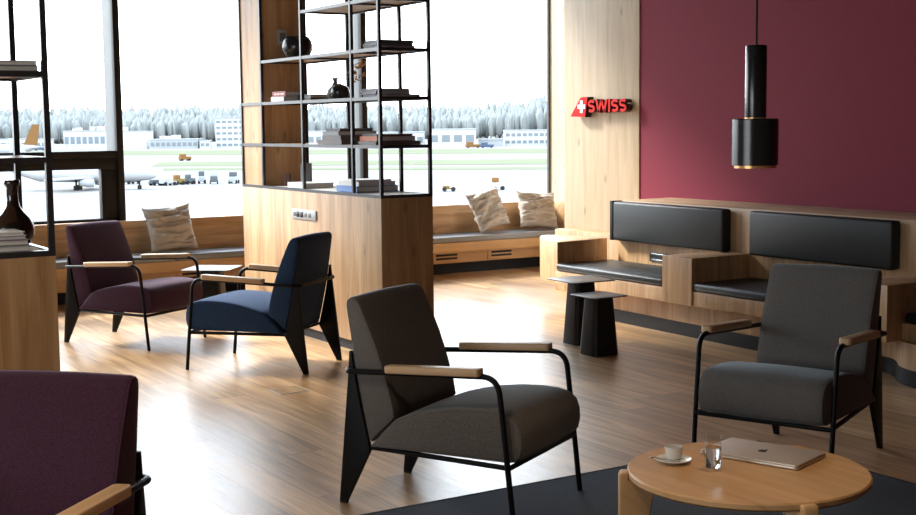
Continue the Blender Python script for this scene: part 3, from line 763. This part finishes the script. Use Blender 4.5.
# ------------------------------------------------------------------ pendant lamp
PX, PY = 3.453, 3.504
t = thing('pendant_lamp', 'black cylindrical pendant lamp hanging before the maroon wall', 'lamp', (PX, PY, 1.535))
def pl_(name, prof, m, par, n=48, f=lathe): b = NB(); f(b, prof, n, (PX, PY, 0)); return obj(name, b, M[m], par, 40, world=True)
sh = pl_('lower_shade', [(.0785, 1.540), (.083, 1.540), (.083, 1.706), (.080, 1.709), (.012, 1.709), (.012, 1.700), (.0785, 1.700)], 'lampblack', t, f=lathe_open)
pl_('brass_ring', [(.070, 1.530), (.0745, 1.530), (.0745, 1.57), (.070, 1.57)], 'lampin', t, f=lathe_open)
pl_('upper_shade', [(0, 1.709), (.038, 1.709), (.0385, 1.712), (.0385, 1.968), (.036, 1.973), (0, 1.973)], 'lampblack', t)
pl_('brass_collar', [(0, 1.706), (.0395, 1.706), (.0395, 1.713), (0, 1.713)], 'lampin', t)
b = NB(); lathe(b, [(0, 1.705), (.014, 1.70), (.022, 1.685), (.032, 1.66), (.022, 1.635), (0, 1.628)], 24, (PX, PY, 0)); obj('bulb', b, M['white'], t, 60, world=True)
b = NB(); tube(b, [(PX, PY, 1.97), (PX, PY, ZC)], .0042, 8); obj('cord', b, M['rubber'], t, world=True)
b = NB(); lathe(b, [(0, ZC-.03), (.05, ZC-.03), (.055, ZC), (0, ZC)], 24, (PX, PY, 0)); obj('ceiling_rose', b, M['lampblack'], t, world=True)

# ------------------------------------------------------------------ airfield outside
GZ = -11.0
def matte(name, c, rough=.9, metal=0.0, vary=.08, scale=6.0): return plain(name, c, .95, 0, vary, scale, 0.0)
O = dict(apron=matte('concrete_apron', (.150, .147, .142), .8, 0, .03, .05), grass=matte('mown_grass', (.108, .116, .080), .9, 0, .12, .06),
         runway=matte('runway_concrete', (.15, .148, .145), .85, 0, .02, .05), bw=matte('white_cladding', (.34, .35, .35), .7, 0, .03, .2),
         bg=matte('grey_cladding', (.24, .255, .26), .7, 0, .05, .2), bglass=matte('far_glazing', (.13, .15, .16), .3, 0, .1, .4),
         ac=matte('aircraft_white', (.26, .265, .27), .35, 0, .02, .3), orange=matte('orange_paint', (.14, .075, .03), .5, 0, .06, .5),
         dk=matte('dark_vehicle', (.07, .08, .085), .6, 0, .2, .5), tyre=matte('tyre_rubber', (.02, .02, .02), .9), red=matte('vehicle_red', (.5, .06, .03), .5),
         yellow=matte('vehicle_yellow', (.13, .09, .035), .5), blue=matte('vehicle_blue', (.05, .07, .11), .5),
         tree=matte('bare_winter_wood', (.150, .160, .155), .95, 0, .25, .06), fir=matte('dark_fir_wood', (.11, .145, .14), .95, 0, .3, .10))  # pale bluish tree colour has the aerial haze put into it
b = NB(); box(b, -1500, 2500, 16, 3500, GZ-1, GZ); o = obj('apron', b, O['apron'], None, 0); o['kind'] = 'structure'
def strip(y0, y1, name='grass'):
    b = NB(); q = []
    for px, py in ((-900, y0), (1500, y0), (1500, y1), (-900, y1)): pass
    return b
def gstrip(pa, pb, pc, pd, h, m, lab, cat, nm):        # far left, far right, near right, near left corners
    P4 = [ground(*p, GZ) for p in (pa, pb, pc, pd)]
    b = NB(); rings(b, [[(p.x, p.y, GZ) for p in P4], [(p.x, p.y, GZ+h) for p in P4]]); fix(b)
    o = obj(nm, b, m, None, 0); o['kind'] = 'stuff' if nm == 'grass' else 'structure'
    if nm == 'grass': tag(o, lab, cat)
gstrip((-400, 153.5), (1100, 146), (1100, 150.5), (-400, 158), .12, O['grass'], 'far strip of pale mown grass below the buildings', 'grass', 'grass')
gstrip((160, 162.6), (1100, 154.5), (1100, 161.5), (152, 166.5), .12, O['grass'], 'middle strip of pale mown grass between taxiways', 'grass', 'grass')
gstrip((163, 168.5), (1100, 165.5), (1100, 168), (163, 170.5), .12, O['grass'], 'nearest thin strip of pale mown grass', 'grass', 'grass')

def far_block(px0, px1, pyb, pyt, depth, label, m, rows=0, cols=0, roof=0, dist_y=None, yaw=0):
    a, c = ground(px0, pyb, GZ), ground(px1, pyb-.011*(px1-px0), GZ)
    mid = (a+c)/2; D = (mid-Vector((0, 0, H))).dot(FWD)
    wdt = (c-a).length; hgt = (pyb-pyt)*D/F
    rz = math.atan2((c-a).y, (c-a).x)
    t = thing('airport_building', label, 'building', (mid.x, mid.y, GZ), rz, 'buildings across the airfield')
    b = NB(); box(b, -wdt/2, wdt/2, 0, depth, 0, hgt); obj('walls', b, O[m], t, 0)
    b = NB(); box(b, -wdt/2-.4, wdt/2+.4, -.4, depth+.4, hgt, hgt+.5); obj('roof', b, O['bg'], t, 0)
    for r in range(rows):
        for k in range(cols):
            x = -wdt/2+wdt*(k+.5)/cols; z = hgt*(r+.55)/(rows+.1)
            b = NB(); box(b, x-wdt/cols*.34, x+wdt/cols*.34, -.25, .05, z-hgt/rows*.20, z+hgt/rows*.20); obj('window', b, O['bglass'], t, 0)
    for k in range(roof):
        x = random.uniform(-.42, .42)*wdt; ww = random.uniform(.03, .08)*wdt
        b = NB(); box(b, x-ww, x+ww, depth*.3, depth*.6, hgt+.5, hgt+random.uniform(1.5, 3)); obj('roof_unit', b, O['bw'], t, 0)
far_block(-20, 48, 151, 140, 12, 'long low white hangar at the far left across the airfield', 'bw', 1, 10)
far_block(64, 112, 149.5, 131.5, 30, 'white stepped terminal behind the dark window mullion', 'bw', 1, 8, 4)
far_block(116, 147, 149, 132, 18, 'pale terminal wing just right of the dark window mullion', 'bw', 0, 0, 2)
far_block(150, 198, 149, 140, 20, 'low white terminal hall behind the parked carts', 'bg', 1, 9, 4)
far_block(200, 210, 148.5, 141, 6, 'small white gatehouse beside the tall office block', 'bw', 1, 2)
far_block(216, 262, 148, 119, 20, 'tall white office block with rows of windows across the airfield', 'bw', 5, 8, 1)
far_block(300, 345, 148, 132, 22, 'white hall seen through the divider shelves', 'bw', 1, 6)
far_block(376, 424, 147.5, 133, 22, 'white shed seen between the divider posts', 'bw', 1, 6)
far_block(428, 476, 147.5, 130, 28, 'large white hangar right of the divider', 'bw', 1, 4)
far_block(479, 503, 146.5, 140, 14, 'low grey shed between the hangar and the two-storey building', 'bg', 0, 0, 2)
far_block(505, 556, 146, 131, 20, 'white two-storey building nearest the pale pillar', 'bw', 2, 9)
far_block(560, 640, 146, 136, 20, 'low white hall hidden mostly by the pale pillar', 'bw', 1, 10)

# forest on the hill beyond
b = NB()
for k in range(2600):
    con = k % 5 == 0
    px = random.uniform(-120, 760); row = random.random()
    u = max(0, min(1, (px-470)/70))
    top = 107-.010*px-9*u*u+3*noise.noise(Vector((px*.03, 1, 1)))+2*noise.noise(Vector((px*.11, 5, 1)))+random.uniform(-1.5, 3)
    D = 1150+300*row
    d = RIGHT*((px-458)/F)+FWD
    base = Vector((d.x, d.y, 0)).normalized()*D
    hor = 129.6-.011*(px+18)
    zt = H+(hor-(top+13*(1-row)))*D/F
    z0 = GZ-2+row*14; hh = max(8, zt-z0)
    rad = random.uniform(1.8, 2.8) if con else random.uniform(2.2, 4.2)
    tb = bmesh.new()
    if con:
        bmesh.ops.create_cone(tb, cap_ends=True, segments=7, radius1=rad*1.2, radius2=.2, depth=hh)
        for v in tb.verts: v.co.z += hh/2
    else:
        bmesh.ops.create_icosphere(tb, subdivisions=1, radius=1)
        for v in tb.verts:
            f = 1+.35*noise.noise(v.co*1.7+Vector((k*1.7, k, 0)))
            v.co = Vector((v.co.x*rad*f, v.co.y*rad*f, hh*.5+v.co.z*hh*.5*f))
    join(b, tb, Matrix.Translation((base.x, base.y, z0)))
o = obj('forest', b, O['tree'], None, 180); o['kind'] = 'stuff'; tag(o, 'hazy leafless winter forest with dark firs along the horizon beyond the airfield', 'forest')

# aircraft, each a fuselage with wing, engine and fin
def aircraft(px, py, rz, L, label, tailmat, tailh=.32):
    p = ground(px, py, GZ)
    t = thing('airliner', label, 'aircraft', (p.x, p.y, GZ), rz, 'airliners on the apron')
    r = L*.055; zc = r*2.0
    b = NB(); rs = []
    for x, s, dz in ((-.5, .12, .5), (-.42, .5, .35), (-.3, .92, .05), (-.1, 1, 0), (.2, 1, 0), (.38, .96, 0), (.45, .75, -.08), (.485, .42, -.2), (.5, .1, -.3)):
        rs.append([(x*L, math.cos(2*PI*k/20)*r*s, zc+dz*r+math.sin(2*PI*k/20)*r*s) for k in range(20)])
    rings(b, rs); fix(b); obj('fuselage', b, O['ac'], t, 60)
    b = NB(); plate(b, [(-.47*L, zc+.5*r), (-.33*L, zc+.7*r), (-.43*L, zc+r*4.6), (-.5*L, zc+r*4.6)], -.12*r, .12*r); obj('tail_fin', b, O[tailmat], t)
    for q in (-1, 1):
        b = NB(); prism(b, [(.10*L, q*r*.5), (-.08*L, q*r*.5), (-.16*L, q*L*.46), (-.115*L, q*L*.46)], zc-.5*r, zc-.3*r); obj('wing', b, O['ac'], t)
        b = NB(); prism(b, [(-.40*L, 0), (-.46*L, 0), (-.5*L, q*L*.17), (-.47*L, q*L*.17)], zc+.4*r, zc+.5*r); obj('tailplane', b, O['ac'], t)
        b = NB(); lathe(b, [(0, -.05*L), (.35*r, -.05*L), (.52*r, 0), (.5*r, .04*L), (.35*r, .045*L), (0, .02*L)], 18); b.transform(Matrix.Translation((.06*L, q*L*.16, zc-1.0*r)) @ Matrix.Rotation(PI/2, 4, 'Y')); obj('engine', b, O['bg'], t, 60)
        b = NB(); tube(b, [(-.04*L, q*r*.9, zc-.5*r), (-.04*L, q*r*.9, r*.3)], r*.12, 8); lathe(b, [(0, 0), (r*.35, 0), (r*.35, r*.6), (0, r*.6)], 14, (-.04*L, q*r*.9, 0)); obj('landing_gear', b, O['tyre'], t)
    b = NB(); tube(b, [(.38*L, 0, zc-.8*r), (.38*L, 0, r*.25)], r*.1, 8); lathe(b, [(0, 0), (r*.26, 0), (r*.26, r*.5), (0, r*.5)], 14, (.38*L, 0, 0)); obj('nose_gear', b, O['tyre'], t)
aircraft(-9, 161, R(150), 40, 'parked airliner with an orange and white tail at the far left', 'orange')
aircraft(84, 190, R(-28), 30, 'white airliner nosing past the dark window mullion', 'ac')
# ground vehicles
def cart(px, py, L, W, Hh, rz, body, label, group='service vehicles on the apron', cat='vehicle', name='service_vehicle', cab=None):
    p = ground(px, py, GZ)
    t = thing(name, label, cat, (p.x, p.y, GZ), rz, group)
    b = NB(); box(b, -L/2, L/2, -W/2, W/2, .45, Hh*.62, .05); obj('chassis', b, O[body], t)
    b = NB(); box(b, -L*.45, L*.05, -W*.46, W*.46, Hh*.62, Hh, .08); obj('cab', b, O[cab or body], t)
    for sx in (-.32, .32):
        for q in (-.5, .5):
            b = NB(); lathe(b, [(0, -.12), (.42, -.12), (.42, .12), (0, .12)], 14); b.transform(Matrix.Translation((sx*L, q*W, .42)) @ Matrix.Rotation(PI/2, 4, 'X')); obj('wheel', b, O['tyre'], t)
cart(131, 184, 4.2, 2.0, 2.4, R(20), 'dk', 'dark tow tractor just right of the dark mullion', cab='bg')
cart(157, 185.5, 3.4, 1.6, 1.3, R(10), 'dk', 'low dark dolly farthest left in the line of carts')
cart(168, 185.5, 3.6, 1.6, 1.5, R(15), 'bg', 'grey dolly second in the line of carts')
cart(179, 184.8, 2.4, 1.4, 2.2, R(5), 'yellow', 'yellow loader in the line of carts', cab='orange')
cart(190, 184.2, 2.2, 1.3, 2.2, R(0), 'dk', 'dark tractor right of the yellow loader')
cart(202, 183.6, 1.8, 1.3, 2.8, R(60), 'bg', 'narrow grey high loader in the line of carts', cab='dk')
cart(214, 184, 2.2, 1.6, 2.8, R(70), 'dk', 'narrow dark trolley near the end of the line of carts', cab='bg')
cart(234, 183.5, 2.6, 1.6, 2.6, R(50), 'bg', 'grey trolley half hidden by the shelf divider', cab='dk')
cart(185, 160.8, 4.4, 2.2, 2.6, R(0), 'orange', 'small orange truck on the middle grass strip')
cart(449, 191.5, 2.6, 1.3, 1.1, R(-32), 'yellow', 'long orange-yellow container truck right of the divider', cab='yellow')
cart(441, 216, 3.0, 1.6, 1.5, R(-10), 'bw', 'white baggage tractor with dark wheels right of the divider', cab='bg')
cart(427, 214, 2.6, 1.5, 1.5, R(20), 'bg', 'grey baggage cart just behind the divider post')
cart(498, 190, 2.6, 1.8, 2.4, R(-30), 'bw', 'white service cart with orange roof above the tilted pillow', cab='orange')
cart(473, 148, 8, 2.6, 3.2, R(-30), 'orange', 'orange fuel truck in front of the large hangar')
cart(487, 148, 7, 2.6, 3, R(-30), 'blue', 'blue van beside the orange fuel truck')
cart(40, 150.5, 7, 2.6, 3, R(-30), 'blue', 'blue bus in front of the far left hangar')

# ------------------------------------------------------------------ light
wd = bpy.data.worlds.new('sky'); sc.world = wd; wd.use_nodes = True
N, Lk = wd.node_tree.nodes, wd.node_tree.links
bg = N['Background']; tc = N.new('ShaderNodeTexCoord'); sp = N.new('ShaderNodeSeparateXYZ'); rp = N.new('ShaderNodeValToRGB')
Lk.new(tc.outputs['Generated'], sp.inputs[0]); Lk.new(sp.outputs[2], rp.inputs[0]); Lk.new(rp.outputs[0], bg.inputs['Color'])
e = rp.color_ramp.elements; e[0].position = 0.0; e[0].color = (.97, .985, 1, 1); e[1].position = .6; e[1].color = (.72, .84, 1, 1)
bg.inputs['Strength'].default_value = 8.0
sl = bpy.data.lights.new('sun', 'SUN'); sl.energy = 10.5; sl.angle = R(12); sl.color = (1, .955, .89)
so = bpy.data.objects.new('sun', sl); COL.objects.link(so)
az, el = R(-30), R(35)                                 # sun stands behind the window wall, to the left
dv = Vector((math.sin(az)*math.cos(el), math.cos(az)*math.cos(el), math.sin(el)))
so.rotation_euler = dv.to_track_quat('Z', 'Y').to_euler(); so.location = dv*30
for nm, x0, x1 in (('window_4_portal', XL, .84), ('window_1_portal', .9, 4.05), ('window_2_portal', 4.11, 6.82), ('window_3_portal', 6.88, 9.38)):
    a = bpy.data.lights.new(nm, 'AREA'); a.shape = 'RECTANGLE'; a.size = x1-x0; a.size_y = ZC-.755; a.cycles.is_portal = True
    o = bpy.data.objects.new(nm, a); COL.objects.link(o); o.location = ((x0+x1)/2, 13.4, (ZC+.755)/2)
    o.rotation_euler = (R(-90), 0, 0)

a = bpy.data.lights.new('window_5_portal', 'AREA'); a.shape = 'RECTANGLE'; a.size = 4.4; a.size_y = 1.745; a.cycles.is_portal = True
o = bpy.data.objects.new('window_5_portal', a); COL.objects.link(o); o.location = (XL-.25, 3.0, 1.63); o.rotation_euler = (R(90), 0, R(-90))

pt = bpy.data.lights.new('pendant_bulb', 'POINT'); pt.energy = 14; pt.color = (1, .76, .5); pt.shadow_soft_size = .02
o = bpy.data.objects.new('pendant_bulb', pt); COL.objects.link(o); o.location = (PX, PY, 1.605)

k = 0
for x in (-2.2, .3):                              # unseen warm fill lights, added to brighten the near furniture
    for y in (.6, 3.3):
        t = thing('ceiling_downlight', 'recessed warm downlight in the dark ceiling', 'lamp', (x, y, ZC-.02), 0, 'ceiling downlights')
        b = NB(); lathe_open(b, [(.06, 0), (.085, 0), (.085, .02), (.06, .02)], 24, (0, 0, 0)); obj('rim', b, M['black'], t)
        sp_ = bpy.data.lights.new('downlight_beam', 'SPOT'); sp_.energy = 200; sp_.color = (1, .80, .58); sp_.spot_size = R(105); sp_.spot_blend = .7; sp_.shadow_soft_size = .06
        o = bpy.data.objects.new('downlight_beam', sp_); COL.objects.link(o); o.location = (x, y, ZC-.03)

# ------------------------------------------------------------------ camera
cd = bpy.data.cameras.new('camera'); cam = bpy.data.objects.new('camera', cd); COL.objects.link(cam)
cd.sensor_width = 36; cd.lens = F/916*36; cd.clip_end = 5000; cd.clip_start = .05
rm = Matrix((RIGHT, -DOWN, -FWD)).transposed()
cam.rotation_euler = rm.to_euler(); cam.location = (0, 0, H)
sc.camera = cam

# plan units to metres
sm = Matrix.Scale(SCALE, 4)
for me in bpy.data.meshes: me.transform(sm)
for o in bpy.data.objects: o.location = o.location*SCALE
for l in bpy.data.lights:
    if l.type == 'AREA': l.size *= SCALE; l.size_y *= SCALE

vs = sc.view_settings
sc.display_settings.display_device = 'sRGB'
vs.view_transform = 'Standard'; vs.look = 'None'; vs.exposure = 0.0; vs.gamma = 1.0; vs.use_curve_mapping = False
